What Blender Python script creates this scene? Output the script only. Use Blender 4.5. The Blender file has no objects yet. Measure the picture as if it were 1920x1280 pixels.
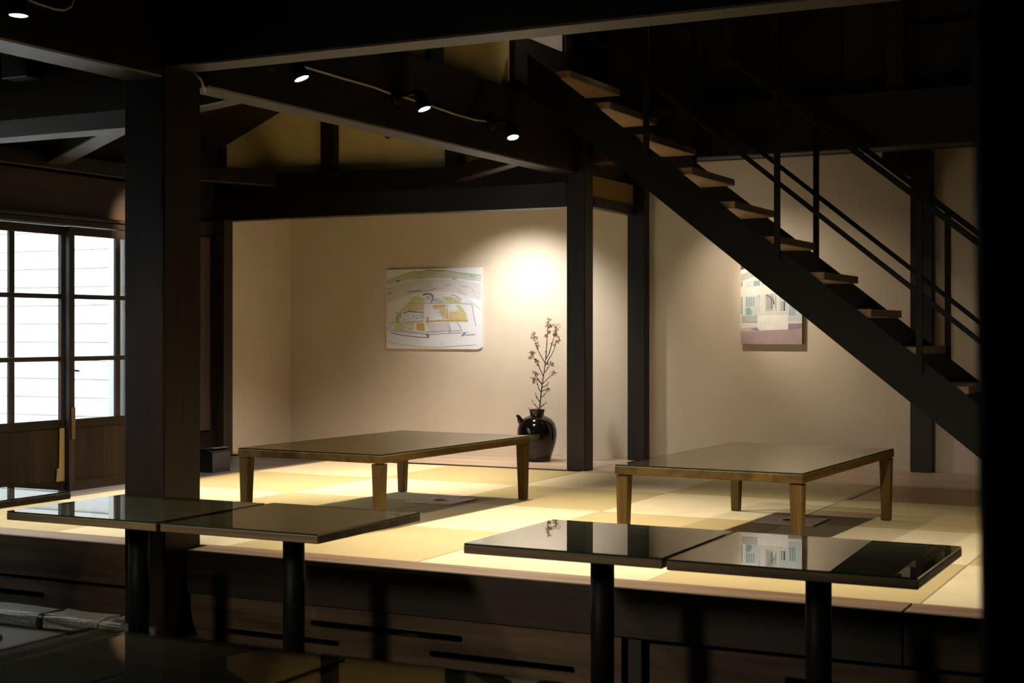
import bpy, bmesh, math, random
from mathutils import Vector, Matrix, Euler

random.seed(7)
SC = bpy.context.scene
COL = SC.collection

# ------------------------------------------------------------------ camera, sky, exposure
cam_data = bpy.data.cameras.new('camera')
cam = bpy.data.objects.new('camera', cam_data)
COL.objects.link(cam)
cam.location = (0, 0, 1.40)  # room coordinates below were scaled up about the camera from a first estimate
cam.rotation_euler = (math.radians(90), 0, math.radians(27))
cam_data.sensor_width = 36
cam_data.lens = 36 * 2730 / 1920
cam_data.shift_y = -18 / 1920
cam_data.clip_start = 0.05
cam_data.dof.use_dof = True
cam_data.dof.focus_distance = 8.6
cam_data.dof.aperture_fstop = 5.6
SC.camera = cam

world = bpy.data.worlds.new('world')
SC.world = world
world.use_nodes = True
bg = world.node_tree.nodes['Background']
bg.inputs['Color'].default_value = (0.95, 0.985, 1.0, 1)
bg.inputs['Strength'].default_value = 15.0

SC.view_settings.view_transform = 'Standard'
SC.view_settings.look = 'None'
SC.view_settings.gamma = 1
SC.view_settings.exposure = 0.0
SC.view_settings.use_curve_mapping = False
SC.cycles.max_bounces = 10
SC.cycles.diffuse_bounces = 5
SC.cycles.glossy_bounces = 5
SC.cycles.transparent_max_bounces = 12
SC.cycles.sample_clamp_indirect = 6
SC.cycles.caustics_reflective = False
SC.cycles.caustics_refractive = False
SC.cycles.use_denoising = True

# every lamp, added fill included: (where its lens is, where it points, watts, beam angle)
WARM = (1.0, 0.86, 0.66)
LAMPS_ON_BEAM = [   # the three in view on the beam over the tatami
    ((-4.00, 5.668, 2.592), (-3.10, 5.85, 0.4), 170, 84),
    ((-4.00, 6.808, 2.604), (-3.10, 6.80, 0.4), 210, 84),
    ((-4.00, 7.865, 2.576), (-3.30, 7.30, 0.4), 170, 84),
]
LAMPS_FRONT_BEAM = [  # on the back of the front beam, hidden by it from here
    ((-2.75, 5.50, 2.76), (-2.70, 6.30, 0.4), 200, 86),
    ((-1.15, 5.50, 2.76), (-1.30, 6.40, 0.4), 240, 86),
]
LAMPS_BEAM_REAR = [   # on the far side of the lamp beam
    ((-4.78, 6.35, 2.72), (-5.45, 6.40, 0.4), 300, 92),
    ((-4.78, 8.10, 2.72), (-5.60, 8.55, 0.4), 640, 88),
]
LAMP_ALCOVE = ((-5.18, 9.80, 2.42), (-5.24, 10.58, 0.95), 125, 106)   # behind the alcove beam
LAMP_PHOTO = ((-3.60, 9.84, 2.50), (-3.00, 10.50, 0.90), 38, 110)
LAMP_PANEL = ((-3.74, 9.84, 2.50), (-3.16, 10.56, 1.62), 60, 36)
FILL_STAIRHEAD = ((-3.10, 9.30, 3.55), (-4.40, 9.10, 3.52), 14, 60)  # added unseen lamp that brightens the pale panel above the stairs
LAMPS_CAFE = [        # beam towards the viewer: the first is in view, the others are added fill
    ((-4.20, 4.095, 2.605), (-4.17, 4.00, 0.0), 80, 118),
    ((-4.18, 2.60, 2.62), (-2.70, 4.00, 0.30), 100, 105),
    ((-4.18, -0.80, 2.62), (-2.75, 5.27, 0.10), 520, 44),
]

# ------------------------------------------------------------------ materials
def new_mat(name):
    m = bpy.data.materials.new(name)
    m.use_nodes = True
    nt = m.node_tree
    b = nt.nodes['Principled BSDF']
    return m, nt, b

def plain(name, col, rough=0.5, metal=0.0, spec=0.5, noise=0.0, scale=20, bump=0.0, emit=None):
    m, nt, b = new_mat(name)
    b.inputs['Base Color'].default_value = (*col, 1)
    b.inputs['Roughness'].default_value = rough
    b.inputs['Metallic'].default_value = metal
    b.inputs['Specular IOR Level'].default_value = spec
    if emit:
        b.inputs['Emission Color'].default_value = (*emit[0], 1)
        b.inputs['Emission Strength'].default_value = emit[1]
    if noise or bump:
        tc = nt.nodes.new('ShaderNodeTexCoord')
        nz = nt.nodes.new('ShaderNodeTexNoise')
        nz.inputs['Scale'].default_value = scale
        nz.inputs['Detail'].default_value = 6
        nt.links.new(tc.outputs['Object'], nz.inputs['Vector'])
        if noise:
            rp = nt.nodes.new('ShaderNodeValToRGB')
            rp.color_ramp.elements[0].position = 0.3
            rp.color_ramp.elements[1].position = 0.7
            rp.color_ramp.elements[0].color = (*[c * (1 - noise) for c in col], 1)
            rp.color_ramp.elements[1].color = (*[min(1, c * (1 + noise)) for c in col], 1)
            nt.links.new(nz.outputs['Fac'], rp.inputs['Fac'])
            nt.links.new(rp.outputs['Color'], b.inputs['Base Color'])
        if bump:
            bp = nt.nodes.new('ShaderNodeBump')
            bp.inputs['Strength'].default_value = bump
            bp.inputs['Distance'].default_value = 0.01
            nt.links.new(nz.outputs['Fac'], bp.inputs['Height'])
            nt.links.new(bp.outputs['Normal'], b.inputs['Normal'])
    return m

def wood(name, c1, c2, axis, rough=0.45, scale=7.0, bump=0.25, spec=0.5, vary=0.25):
    """timber with the grain along one axis; each object gets its own tone and its own piece of grain"""
    m, nt, b = new_mat(name)
    tc = nt.nodes.new('ShaderNodeTexCoord')
    oi = nt.nodes.new('ShaderNodeObjectInfo')
    mp = nt.nodes.new('ShaderNodeMapping')
    s = [scale, scale, scale]
    s['xyz'.index(axis)] = scale * 0.07
    mp.inputs['Scale'].default_value = s
    off = nt.nodes.new('ShaderNodeVectorMath'); off.operation = 'SCALE'
    off.inputs[0].default_value = (13.0, 7.0, 29.0)
    nt.links.new(oi.outputs['Random'], off.inputs['Scale'])
    nt.links.new(off.outputs['Vector'], mp.inputs['Location'])
    nt.links.new(tc.outputs['Object'], mp.inputs['Vector'])
    nz = nt.nodes.new('ShaderNodeTexNoise')
    nz.inputs['Scale'].default_value = 1.6
    nz.inputs['Detail'].default_value = 9
    nz.inputs['Roughness'].default_value = 0.62
    nz.inputs['Distortion'].default_value = 0.9
    nt.links.new(mp.outputs['Vector'], nz.inputs['Vector'])
    rp = nt.nodes.new('ShaderNodeValToRGB')
    rp.color_ramp.elements[0].position = 0.32
    rp.color_ramp.elements[1].position = 0.70
    rp.color_ramp.elements[0].color = (*c1, 1)
    rp.color_ramp.elements[1].color = (*c2, 1)
    nt.links.new(nz.outputs['Fac'], rp.inputs['Fac'])
    hs = nt.nodes.new('ShaderNodeHueSaturation')
    mr = nt.nodes.new('ShaderNodeMapRange')
    mr.inputs['To Min'].default_value = 1 - vary
    mr.inputs['To Max'].default_value = 1 + vary
    nt.links.new(oi.outputs['Random'], mr.inputs['Value'])
    nt.links.new(mr.outputs['Result'], hs.inputs['Value'])
    nt.links.new(rp.outputs['Color'], hs.inputs['Color'])
    nt.links.new(hs.outputs['Color'], b.inputs['Base Color'])
    b.inputs['Roughness'].default_value = rough
    b.inputs['Specular IOR Level'].default_value = spec
    bp = nt.nodes.new('ShaderNodeBump')
    bp.inputs['Strength'].default_value = bump
    bp.inputs['Distance'].default_value = 0.004
    nt.links.new(nz.outputs['Fac'], bp.inputs['Height'])
    nt.links.new(bp.outputs['Normal'], b.inputs['Normal'])
    return m

def weave(name, col, axis):
    """rush matting: fine ribs along one axis"""
    m, nt, b = new_mat(name)
    tc = nt.nodes.new('ShaderNodeTexCoord')
    mp = nt.nodes.new('ShaderNodeMapping')
    mp.inputs['Scale'].default_value = (1, 1, 1)
    if axis == 'y':
        mp.inputs['Rotation'].default_value = (0, 0, math.radians(90))
    nt.links.new(tc.outputs['Object'], mp.inputs['Vector'])
    wv = nt.nodes.new('ShaderNodeTexWave')
    wv.bands_direction = 'Y'
    wv.inputs['Scale'].default_value = 40
    wv.inputs['Distortion'].default_value = 0.6
    nt.links.new(mp.outputs['Vector'], wv.inputs['Vector'])
    nz = nt.nodes.new('ShaderNodeTexNoise')
    nz.inputs['Scale'].default_value = 5
    nz.inputs['Detail'].default_value = 5
    nt.links.new(tc.outputs['Object'], nz.inputs['Vector'])
    rp = nt.nodes.new('ShaderNodeValToRGB')
    rp.color_ramp.elements[0].position = 0.3
    rp.color_ramp.elements[1].position = 0.75
    rp.color_ramp.elements[0].color = (*[c * 0.95 for c in col], 1)
    rp.color_ramp.elements[1].color = (*[min(1, c * 1.04) for c in col], 1)
    nt.links.new(nz.outputs['Fac'], rp.inputs['Fac'])
    nt.links.new(rp.outputs['Color'], b.inputs['Base Color'])
    bp = nt.nodes.new('ShaderNodeBump')
    bp.inputs['Strength'].default_value = 0.12
    bp.inputs['Distance'].default_value = 0.002
    nt.links.new(wv.outputs['Fac'], bp.inputs['Height'])
    nt.links.new(bp.outputs['Normal'], b.inputs['Normal'])
    b.inputs['Roughness'].default_value = 0.6
    b.inputs['Specular IOR Level'].default_value = 0.25
    return m

def thin_glass(name, tint=(1, 1, 1), rough=0.0):
    m = bpy.data.materials.new(name)
    m.use_nodes = True
    nt = m.node_tree
    nt.nodes.clear()
    out = nt.nodes.new('ShaderNodeOutputMaterial')
    mix = nt.nodes.new('ShaderNodeMixShader')
    fr = nt.nodes.new('ShaderNodeFresnel')
    fr.inputs['IOR'].default_value = 1.52
    tr = nt.nodes.new('ShaderNodeBsdfTransparent')
    tr.inputs['Color'].default_value = (*tint, 1)
    gl = nt.nodes.new('ShaderNodeBsdfGlossy')
    gl.inputs['Roughness'].default_value = rough
    ge = nt.nodes.new('ShaderNodeNewGeometry')
    inv = nt.nodes.new('ShaderNodeMath'); inv.operation = 'SUBTRACT'
    inv.inputs[0].default_value = 1.0
    nt.links.new(ge.outputs['Backfacing'], inv.inputs[1])
    mul = nt.nodes.new('ShaderNodeMath'); mul.operation = 'MULTIPLY'
    nt.links.new(fr.outputs['Fac'], mul.inputs[0])
    nt.links.new(inv.outputs['Value'], mul.inputs[1])
    # both faces of the sheet reflect: 2R / (1 + R)
    two = nt.nodes.new('ShaderNodeMath'); two.operation = 'MULTIPLY'; two.inputs[1].default_value = 2.0
    one = nt.nodes.new('ShaderNodeMath'); one.operation = 'ADD'; one.inputs[1].default_value = 1.0
    div = nt.nodes.new('ShaderNodeMath'); div.operation = 'DIVIDE'
    nt.links.new(mul.outputs['Value'], two.inputs[0])
    nt.links.new(mul.outputs['Value'], one.inputs[0])
    nt.links.new(two.outputs['Value'], div.inputs[0])
    nt.links.new(one.outputs['Value'], div.inputs[1])
    nt.links.new(div.outputs['Value'], mix.inputs['Fac'])
    nt.links.new(tr.outputs['BSDF'], mix.inputs[1])
    nt.links.new(gl.outputs['BSDF'], mix.inputs[2])
    nt.links.new(mix.outputs['Shader'], out.inputs['Surface'])
    return m

DK1, DK2 = (0.0050, 0.0024, 0.0012), (0.0175, 0.0085, 0.0040)
M = {}
for ax in 'xyz':
    M['dark_' + ax] = wood('dark stained timber along ' + ax, DK1, DK2, ax, rough=0.46, spec=0.36)
    M['door_' + ax] = wood('dark door wood along ' + ax, (0.0075, 0.0038, 0.0016), (0.025, 0.0135, 0.006), ax, rough=0.6, spec=0.15)
    M['vent_' + ax] = wood('brown vent boards along ' + ax, (0.022, 0.013, 0.006), (0.085, 0.053, 0.027), ax, rough=0.55, spec=0.3)
    M['old_' + ax] = wood('old weathered timber along ' + ax, (0.0095, 0.0050, 0.0025), (0.038, 0.0215, 0.0105), ax, rough=0.5, spec=0.36)
    M['floor_' + ax] = wood('pale cedar boards along ' + ax, (0.46, 0.32, 0.225), (0.66, 0.49, 0.36), ax, rough=0.42, bump=0.1, vary=0.10)
    M['brown_' + ax] = wood('red brown boards along ' + ax, (0.26, 0.13, 0.065), (0.42, 0.235, 0.12), ax, rough=0.42, bump=0.1, vary=0.10)
    M['tread_' + ax] = wood('tan stair wood along ' + ax, (0.23, 0.14, 0.07), (0.42, 0.28, 0.16), ax, rough=0.5, bump=0.1, vary=0.12)
    M['table_' + ax] = wood('olive brown table wood along ' + ax, (0.040, 0.0225, 0.0042), (0.125, 0.072, 0.0145), ax, rough=0.5, spec=0.2, bump=0.15, vary=0.1)
    M['cafe_' + ax] = wood('dark brown table wood along ' + ax, (0.05, 0.036, 0.019), (0.19, 0.135, 0.074), ax, rough=0.5, spec=0.25, bump=0.15, vary=0.1)
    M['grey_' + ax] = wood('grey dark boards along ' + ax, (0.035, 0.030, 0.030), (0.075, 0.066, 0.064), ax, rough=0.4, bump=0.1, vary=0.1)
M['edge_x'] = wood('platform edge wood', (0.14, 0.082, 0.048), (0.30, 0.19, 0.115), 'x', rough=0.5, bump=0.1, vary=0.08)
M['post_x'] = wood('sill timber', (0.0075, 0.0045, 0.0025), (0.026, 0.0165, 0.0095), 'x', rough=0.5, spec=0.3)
M['post_z'] = wood('thick post timber', (0.0075, 0.0038, 0.0018), (0.026, 0.0135, 0.0062), 'z', rough=0.5, spec=0.3)
M['edge_y'] = wood('platform edge wood along y', (0.14, 0.082, 0.048), (0.30, 0.19, 0.115), 'y', rough=0.5, bump=0.1, vary=0.08)
M['ochre_z'] = wood('unstained pale wood', (0.20, 0.135, 0.045), (0.30, 0.205, 0.075), 'z', rough=0.6, bump=0.05, vary=0.02)
M['red_z'] = wood('reddish board', (0.05, 0.026, 0.02), (0.11, 0.062, 0.05), 'z', rough=0.5)
M['plaster'] = plain('beige plaster', (0.70, 0.61, 0.495), 0.85, spec=0.2, noise=0.035, scale=3, bump=0.05)
M['ochre_plaster'] = plain('yellow ochre plaster', (0.78, 0.60, 0.25), 0.9, spec=0.15, noise=0.05, scale=4, bump=0.05)
M['brown_plaster'] = plain('brown plaster', (0.36, 0.22, 0.07), 0.9, spec=0.15, noise=0.05, scale=4, bump=0.05)
M['white_plaster'] = plain('pale plaster', (0.62, 0.57, 0.50), 0.9, spec=0.15, noise=0.03, scale=4)
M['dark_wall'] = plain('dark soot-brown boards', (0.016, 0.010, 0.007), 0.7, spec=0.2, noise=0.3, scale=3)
M['mat_light'] = weave('tatami weave pale', (0.64, 0.55, 0.36), 'x')  # sheen of the weave direction is put into the colour of alternate mats
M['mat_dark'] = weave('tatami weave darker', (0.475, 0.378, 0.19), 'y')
M['concrete'] = plain('grey earthen floor', (0.034, 0.029, 0.024), 0.6, spec=0.2, noise=0.3, scale=4, bump=0.2)
M['stone'] = plain('grey granite', (0.15, 0.142, 0.128), 0.8, noise=0.35, scale=60, bump=0.5)
M['steel'] = plain('black painted steel', (0.0040, 0.0039, 0.0034), 0.55, spec=0.22, noise=0.15, scale=8)
M['black'] = plain('black lacquer post', (0.004, 0.0035, 0.003), 0.6, spec=0.2, noise=0.2, scale=4)
M['black_metal'] = plain('black powder coat', (0.004, 0.004, 0.004), 0.55, spec=0.15, noise=0.1, scale=30)
M['glaze'] = plain('black brown glaze', (0.005, 0.0034, 0.0022), 0.10, spec=0.55, noise=0.3, scale=5)
M['box_black'] = plain('black box', (0.006, 0.0065, 0.0075), 0.4, noise=0.2, scale=6)
M['cable'] = plain('pale cable sheath', (0.34, 0.31, 0.25), 0.6, noise=0.05, scale=8)
M['bark'] = plain('dark twig bark', (0.045, 0.022, 0.014), 0.8, noise=0.2, scale=40)
M['petal'] = plain('pale pink petals', (0.58, 0.38, 0.32), 0.7, noise=0.15, scale=40)
M['brass'] = plain('dull brass', (0.12, 0.075, 0.03), 0.5, metal=0.6, noise=0.1, scale=20)
M['chrome'] = plain('brushed steel rim', (0.6, 0.6, 0.6), 0.3, metal=1.0, noise=0.05, scale=20)
M['hole'] = plain('black hollow', (0.004, 0.004, 0.004), 0.8, noise=0.05)  # black colour standing in for the shade inside openings
M['siding'] = plain('white painted siding', (0.80, 0.82, 0.83), 0.6, noise=0.02, scale=4)
M['ext_post'] = plain('grey outside post', (0.42, 0.44, 0.44), 0.7, noise=0.05, scale=4)
M['ground'] = plain('pale gravel outside', (0.5, 0.5, 0.48), 0.9, noise=0.1, scale=30)
M['metal_sill'] = plain('aluminium sill', (0.55, 0.56, 0.58), 0.35, metal=0.6, noise=0.05, scale=10)
M['pane'] = thin_glass('window glass', (0.97, 0.99, 0.98))
M['glass_top'] = thin_glass('table glass', (0.86, 0.92, 0.88))
M['glass_edge'] = plain('green glass edge', (0.010, 0.028, 0.018), 0.15, noise=0.05)
M['lens'] = plain('lit lamp lens', (1, 1, 1), 0.3, emit=((1.0, 0.93, 0.82), 25.0), noise=0.01)
M['paper'] = plain('drawing paper', (0.82, 0.85, 0.92), 0.6, spec=0.3, noise=0.02, scale=6)
M['board_edge'] = plain('wooden panel edge', (0.36, 0.24, 0.09), 0.6, noise=0.1, scale=10)

def ink(name, col):
    if name not in M:
        M[name] = plain(name, col, 0.6, spec=0.3, noise=0.06, scale=14)
    return M[name]

# ------------------------------------------------------------------ geometry helpers
def mk(name, bm, mat, parent=None, origin=None, kind=None, label=None, cat=None, group=None, smooth=False):
    me = bpy.data.meshes.new(name)
    bmesh.ops.recalc_face_normals(bm, faces=bm.faces)
    if origin is not None:
        bmesh.ops.translate(bm, verts=bm.verts, vec=-Vector(origin))
    bm.to_mesh(me)
    bm.free()
    for mm in (mat if isinstance(mat, (list, tuple)) else [mat]):
        me.materials.append(mm)
    if smooth:
        for p in me.polygons:
            p.use_smooth = True
    o = bpy.data.objects.new(name, me)
    COL.objects.link(o)
    loc = Vector(origin) if origin is not None else Vector((0, 0, 0))
    if parent is not None:
        o.parent = parent
        q = parent
        while q is not None:
            loc = loc - q.location
            q = q.parent
    o.location = loc
    tag(o, label, cat, group, kind)
    return o

def tag(o, label=None, cat=None, group=None, kind=None):
    if label: o['label'] = label
    if cat: o['category'] = cat
    if group: o['group'] = group
    if kind: o['kind'] = kind
    return o

def thing(name, loc, label, cat, group=None, rz=0.0, kind=None):
    o = bpy.data.objects.new(name, None)
    COL.objects.link(o)
    o.empty_display_size = 0.1
    o.location = loc
    o.rotation_euler = (0, 0, rz)
    return tag(o, label, cat, group, kind)

def copy_tree(o, parent=None):
    c = o.copy()
    COL.objects.link(c)
    if parent is not None:
        c.parent = parent
    for ch in list(o.children):
        copy_tree(ch, c)
    return c

def add_box(bm, x0, x1, y0, y1, z0, z1, bevel=0.0):
    r = bmesh.ops.create_cube(bm, size=1)
    vs = r['verts']
    for v in vs:
        v.co = Vector(((x0 + x1) / 2 + v.co.x * (x1 - x0), (y0 + y1) / 2 + v.co.y * (y1 - y0), (z0 + z1) / 2 + v.co.z * (z1 - z0)))
    if bevel:
        es = list({e for v in vs for e in v.link_edges})
        bmesh.ops.bevel(bm, geom=es, offset=bevel, segments=1, affect='EDGES')
    return vs

def box(name, x0, x1, y0, y1, z0, z1, mat, parent=None, bevel=0.004, **kw):
    bm = bmesh.new()
    add_box(bm, x0, x1, y0, y1, z0, z1, bevel)
    return mk(name, bm, mat, parent, origin=((x0 + x1) / 2, (y0 + y1) / 2, z0), **kw)

def frame_of(d):
    d = Vector(d).normalized()
    a = Vector((0, 0, 1)) if abs(d.z) < 0.95 else Vector((1, 0, 0))
    u = d.cross(a).normalized()
    v = d.cross(u).normalized()
    return u, v, d

def add_tube(bm, pts, rad, n=8, caps=True):
    pts = [Vector(p) for p in pts]
    rads = rad if isinstance(rad, (list, tuple)) else [rad] * len(pts)
    rings = []
    u = None
    for i, p in enumerate(pts):
        if i == 0: d = pts[1] - pts[0]
        elif i == len(pts) - 1: d = pts[-1] - pts[-2]
        else: d = (pts[i + 1] - pts[i]).normalized() + (pts[i] - pts[i - 1]).normalized()
        d.normalize()
        if u is None:
            u, v, d = frame_of(d)
        else:
            u = (u - d * u.dot(d)).normalized()
            v = d.cross(u)
        rings.append([bm.verts.new(p + (u * math.cos(2 * math.pi * k / n) + v * math.sin(2 * math.pi * k / n)) * rads[i]) for k in range(n)])
    for a, b in zip(rings, rings[1:]):
        for k in range(n):
            bm.faces.new((a[k], a[(k + 1) % n], b[(k + 1) % n], b[k]))
    if caps:
        bm.faces.new(rings[0]); bm.faces.new(rings[-1])

def add_lathe(bm, prof, base, d=(0, 0, 1), n=32, cap0=True, cap1=True):
    u, v, d = frame_of(d)
    base = Vector(base)
    rings = []
    for r, z in prof:
        rings.append([bm.verts.new(base + d * z + (u * math.cos(2 * math.pi * k / n) + v * math.sin(2 * math.pi * k / n)) * r) for k in range(n)])
    for a, b in zip(rings, rings[1:]):
        for k in range(n):
            bm.faces.new((a[k], a[(k + 1) % n], b[(k + 1) % n], b[k]))
    if cap0: bm.faces.new(rings[0])
    if cap1: bm.faces.new(rings[-1])

def lathe(name, prof, base, mat, parent=None, d=(0, 0, 1), n=32, cap0=True, cap1=True, smooth=True, **kw):
    bm = bmesh.new()
    add_lathe(bm, prof, base, d, n, cap0, cap1)
    return mk(name, bm, mat, parent, origin=base, smooth=smooth, **kw)

def tube(name, pts, rad, mat, parent=None, n=8, **kw):
    bm = bmesh.new()
    add_tube(bm, pts, rad, n)
    return mk(name, bm, mat, parent, origin=pts[0], smooth=True, **kw)

def add_prism(bm, poly, axis, a0, a1):
    """extrude a polygon: axis 'y' takes (x,z) points, axis 'x' takes (y,z), axis 'z' takes (x,y)"""
    def P(p, a):
        return {'y': (p[0], a, p[1]), 'x': (a, p[0], p[1]), 'z': (p[0], p[1], a)}[axis]
    A = [bm.verts.new(P(p, a0)) for p in poly]
    B = [bm.verts.new(P(p, a1)) for p in poly]
    bm.faces.new(A); bm.faces.new(B)
    n = len(poly)
    for i in range(n):
        bm.faces.new((A[i], A[(i + 1) % n], B[(i + 1) % n], B[i]))

def prism(name, poly, axis, a0, a1, mat, parent=None, **kw):
    bm = bmesh.new()
    add_prism(bm, poly, axis, a0, a1)
    c = sum((v.co for v in bm.verts), Vector()) / len(bm.verts)
    return mk(name, bm, mat, parent, origin=c, **kw)

def beam_between(name, a, b, w, h, mat, parent=None, bevel=0.006, **kw):
    """a squared timber from a to b (its centre line), w wide sideways, h high"""
    a, b = Vector(a), Vector(b)
    d = b - a
    L = d.length
    bm = bmesh.new()
    add_box(bm, -L / 2, L / 2, -w / 2, w / 2, -h / 2, h / 2, bevel)
    x = d.normalized()
    y = Vector((0, 0, 1)).cross(x).normalized()
    z = x.cross(y)
    R = Matrix((x, y, z)).transposed().to_4x4()
    bmesh.ops.transform(bm, matrix=Matrix.Translation((a + b) / 2) @ R, verts=bm.verts)
    return mk(name, bm, mat, parent, origin=(a + b) / 2, **kw)

def slotted_board(name, x0, x1, z0, z1, y, thick, slots, mat, parent, outline=None):
    """a board facing -y with long round-ended slots cut through it; slots are (x0, x1, zc, height, slope)"""
    cu = bpy.data.curves.new(name, 'CURVE')
    cu.dimensions = '2D'
    cu.fill_mode = 'BOTH'
    cu.extrude = thick / 2
    def loop(pts):
        s = cu.splines.new('POLY')
        s.points.add(len(pts) - 1)
        for p, q in zip(s.points, pts):
            p.co = (q[0], q[1], 0, 1)
        s.use_cyclic_u = True
    loop(outline or [(x0, z0), (x1, z0), (x1, z1), (x0, z1)])
    for sx0, sx1, zc, h in slots:
        pts = []
        r = h / 2
        for k in range(9):
            a = math.pi / 2 + math.pi * k / 8
            pts.append((sx0 + r + r * math.cos(a), zc + r * math.sin(a)))
        for k in range(9):
            a = -math.pi / 2 + math.pi * k / 8
            pts.append((sx1 - r + r * math.cos(a), zc + r * math.sin(a)))
        loop(pts)
    tmp = bpy.data.objects.new('tmp', cu)
    COL.objects.link(tmp)
    bpy.context.view_layer.update()
    me = bpy.data.meshes.new_from_object(tmp.evaluated_get(bpy.context.evaluated_depsgraph_get()))
    bpy.data.objects.remove(tmp)
    bpy.data.curves.remove(cu)
    bm = bmesh.new()
    bm.from_mesh(me)
    bpy.data.meshes.remove(me)
    for v in bm.verts:
        v.co = Vector((v.co.x, y - v.co.z, v.co.y))
    return mk(name, bm, mat, parent, origin=((x0 + x1) / 2, y, z0))

def spot(name, pos, target, watts, deg, blend=0.55, col=WARM, radius=0.028, parent=None):
    l = bpy.data.lights.new(name, 'SPOT')
    l.energy = watts
    l.color = col
    l.spot_size = math.radians(deg)
    l.spot_blend = blend
    l.shadow_soft_size = radius
    o = bpy.data.objects.new(name, l)
    COL.objects.link(o)
    d = Vector(target) - Vector(pos)
    o.rotation_euler = d.to_track_quat('-Z', 'Y').to_euler()
    loc = Vector(pos) + d.normalized() * 0.012
    if parent is not None:
        o.parent = parent
        loc = loc - parent.location
    o.location = loc
    return o

# ================================================================== THE SETTING
T = 0.40                      # top of the tatami above the ground floor
WY = 10.58                    # back wall
ROWS = [5.455, 6.46, 7.47, 8.49, 9.50]
COLS = [-6.40, -5.36, -4.28, -3.245, -2.175, -1.095, -0.02, 1.05]

box('floor', -6.75, 1.6, -2.6, 10.75, -0.12, 0.0, M['concrete'], bevel=0, kind='structure', label='grey earthen ground floor below the tatami platform')

# --- raised floor with its mats, boards and edge pieces
plat = thing('raised_floor', (-2.7, 7.5, 0.0), 'raised tatami platform with dark timber front', None, kind='structure')
box('underframe', -7.58, 1.45, 5.47, 10.56, 0.0, T - 0.045, M['dark_wall'], plat, bevel=0)
g = 0.0012
for r in range(4):
    for c in range(7):
        if r == 3 and c >= 4:
            continue
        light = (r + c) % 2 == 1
        y1 = ROWS[r + 1]
        if r == 2 and c >= 4:
            y1 = 8.63
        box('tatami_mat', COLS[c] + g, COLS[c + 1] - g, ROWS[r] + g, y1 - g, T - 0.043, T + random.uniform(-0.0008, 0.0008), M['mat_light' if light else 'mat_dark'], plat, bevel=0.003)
# timber sill along the front of the platform
box('front_sill', -4.36, -1.12, 5.27, 5.452, 0.205, T + 0.002, [M['post_x'], M['edge_x']], plat, bevel=0.004)
box('front_sill', -1.117, 1.45, 5.275, 5.452, 0.205, T + 0.002, [M['vent_x'], M['edge_x']], plat, bevel=0.004)
box('front_sill', -6.60, -4.612, 5.27, 5.452, 0.205, T + 0.002, [M['vent_x'], M['edge_x']], plat, bevel=0.004)
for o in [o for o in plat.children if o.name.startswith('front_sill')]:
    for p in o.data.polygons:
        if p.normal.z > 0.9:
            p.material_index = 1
# pale inlaid strip where the mats meet the left sill, and the sill itself
box('side_sill', -6.44, -6.403, 5.46, 9.50, T - 0.04, T + 0.004, M['edge_y'], plat)
for i in range(6):
    y0 = 7.90 + i * 0.27
    box('plank', -7.55, -6.442, y0 + 0.001, min(9.50, y0 + 0.27) - 0.001, T - 0.04, T - 0.004, M['grey_x'], plat)
# inset of red brown boards under the staircase
for i in range(3):
    box('plank', -2.14, 1.45, 8.632 + i * 0.29, 8.632 + (i + 1) * 0.29 - 0.002, T - 0.04, T + 0.001, M['brown_x'], plat, bevel=0.002)
box('inlay_strip', -2.172, -2.143, 8.632, 9.50, T - 0.04, T + 0.003, M['edge_y'], plat)
# boarded floor of the alcoves
box('alcove_sill', -7.55, -4.42, 9.515, 9.545, T - 0.04, T + 0.006, M['dark_x'], plat, bevel=0.002)
for i in range(7):
    y0 = 9.548 + i * 0.147
    box('plank', -7.55, -4.30, y0, y0 + 0.1455, T - 0.04, T + 0.004, M['floor_x'], plat, bevel=0.0015)
for i in range(7):
    y0 = 9.508 + i * 0.153
    box('plank', -4.297, 1.45, y0, y0 + 0.1515, T - 0.04, T + 0.003, M['floor_x'], plat, bevel=0.0015)
# vent boards below the front sill
slotted_board('vent_board', -6.60, -4.66, 0.0, 0.19, 5.288, 0.022, [(-6.1, -5.24, 0.118, 0.028), (-5.365, -4.74, 0.045, 0.030), (-6.4, -5.55, 0.045, 0.03)], M['vent_x'], plat)
slotted_board('vent_board', -4.34, -2.21, 0.0, 0.203, 5.292, 0.022, [(-4.19, -3.53, 0.048, 0.026), (-3.68, -2.92, 0.126, 0.028), (-3.08, -2.41, 0.052, 0.028)], M['vent_x'], plat,
              outline=[(-4.30, 0.0), (-2.21, 0.0), (-2.21, 0.203), (-4.345, 0.203), (-4.345, 0.15), (-4.335, 0.08)])
slotted_board('vent_board', -2.10, 0.2, 0.0, 0.185, 5.315, 0.022, [(-2.02, -1.45, 0.028, 0.026), (-1.56, -0.95, 0.10, 0.026)], M['vent_x'], plat)
box('upright', -2.185, -2.125, 5.285, 5.36, 0.0, 0.203, M['old_z'], plat)
box('support_block', -3.36, -3.18, 5.36, 5.46, 0.0, 0.20, M['dark_z'], plat)
box('dark_back', -6.6, 1.4, 5.462, 5.468, 0.0, 0.35, M['hole'], plat, bevel=0)  # black sheet painted in for the shade behind the slots
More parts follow.
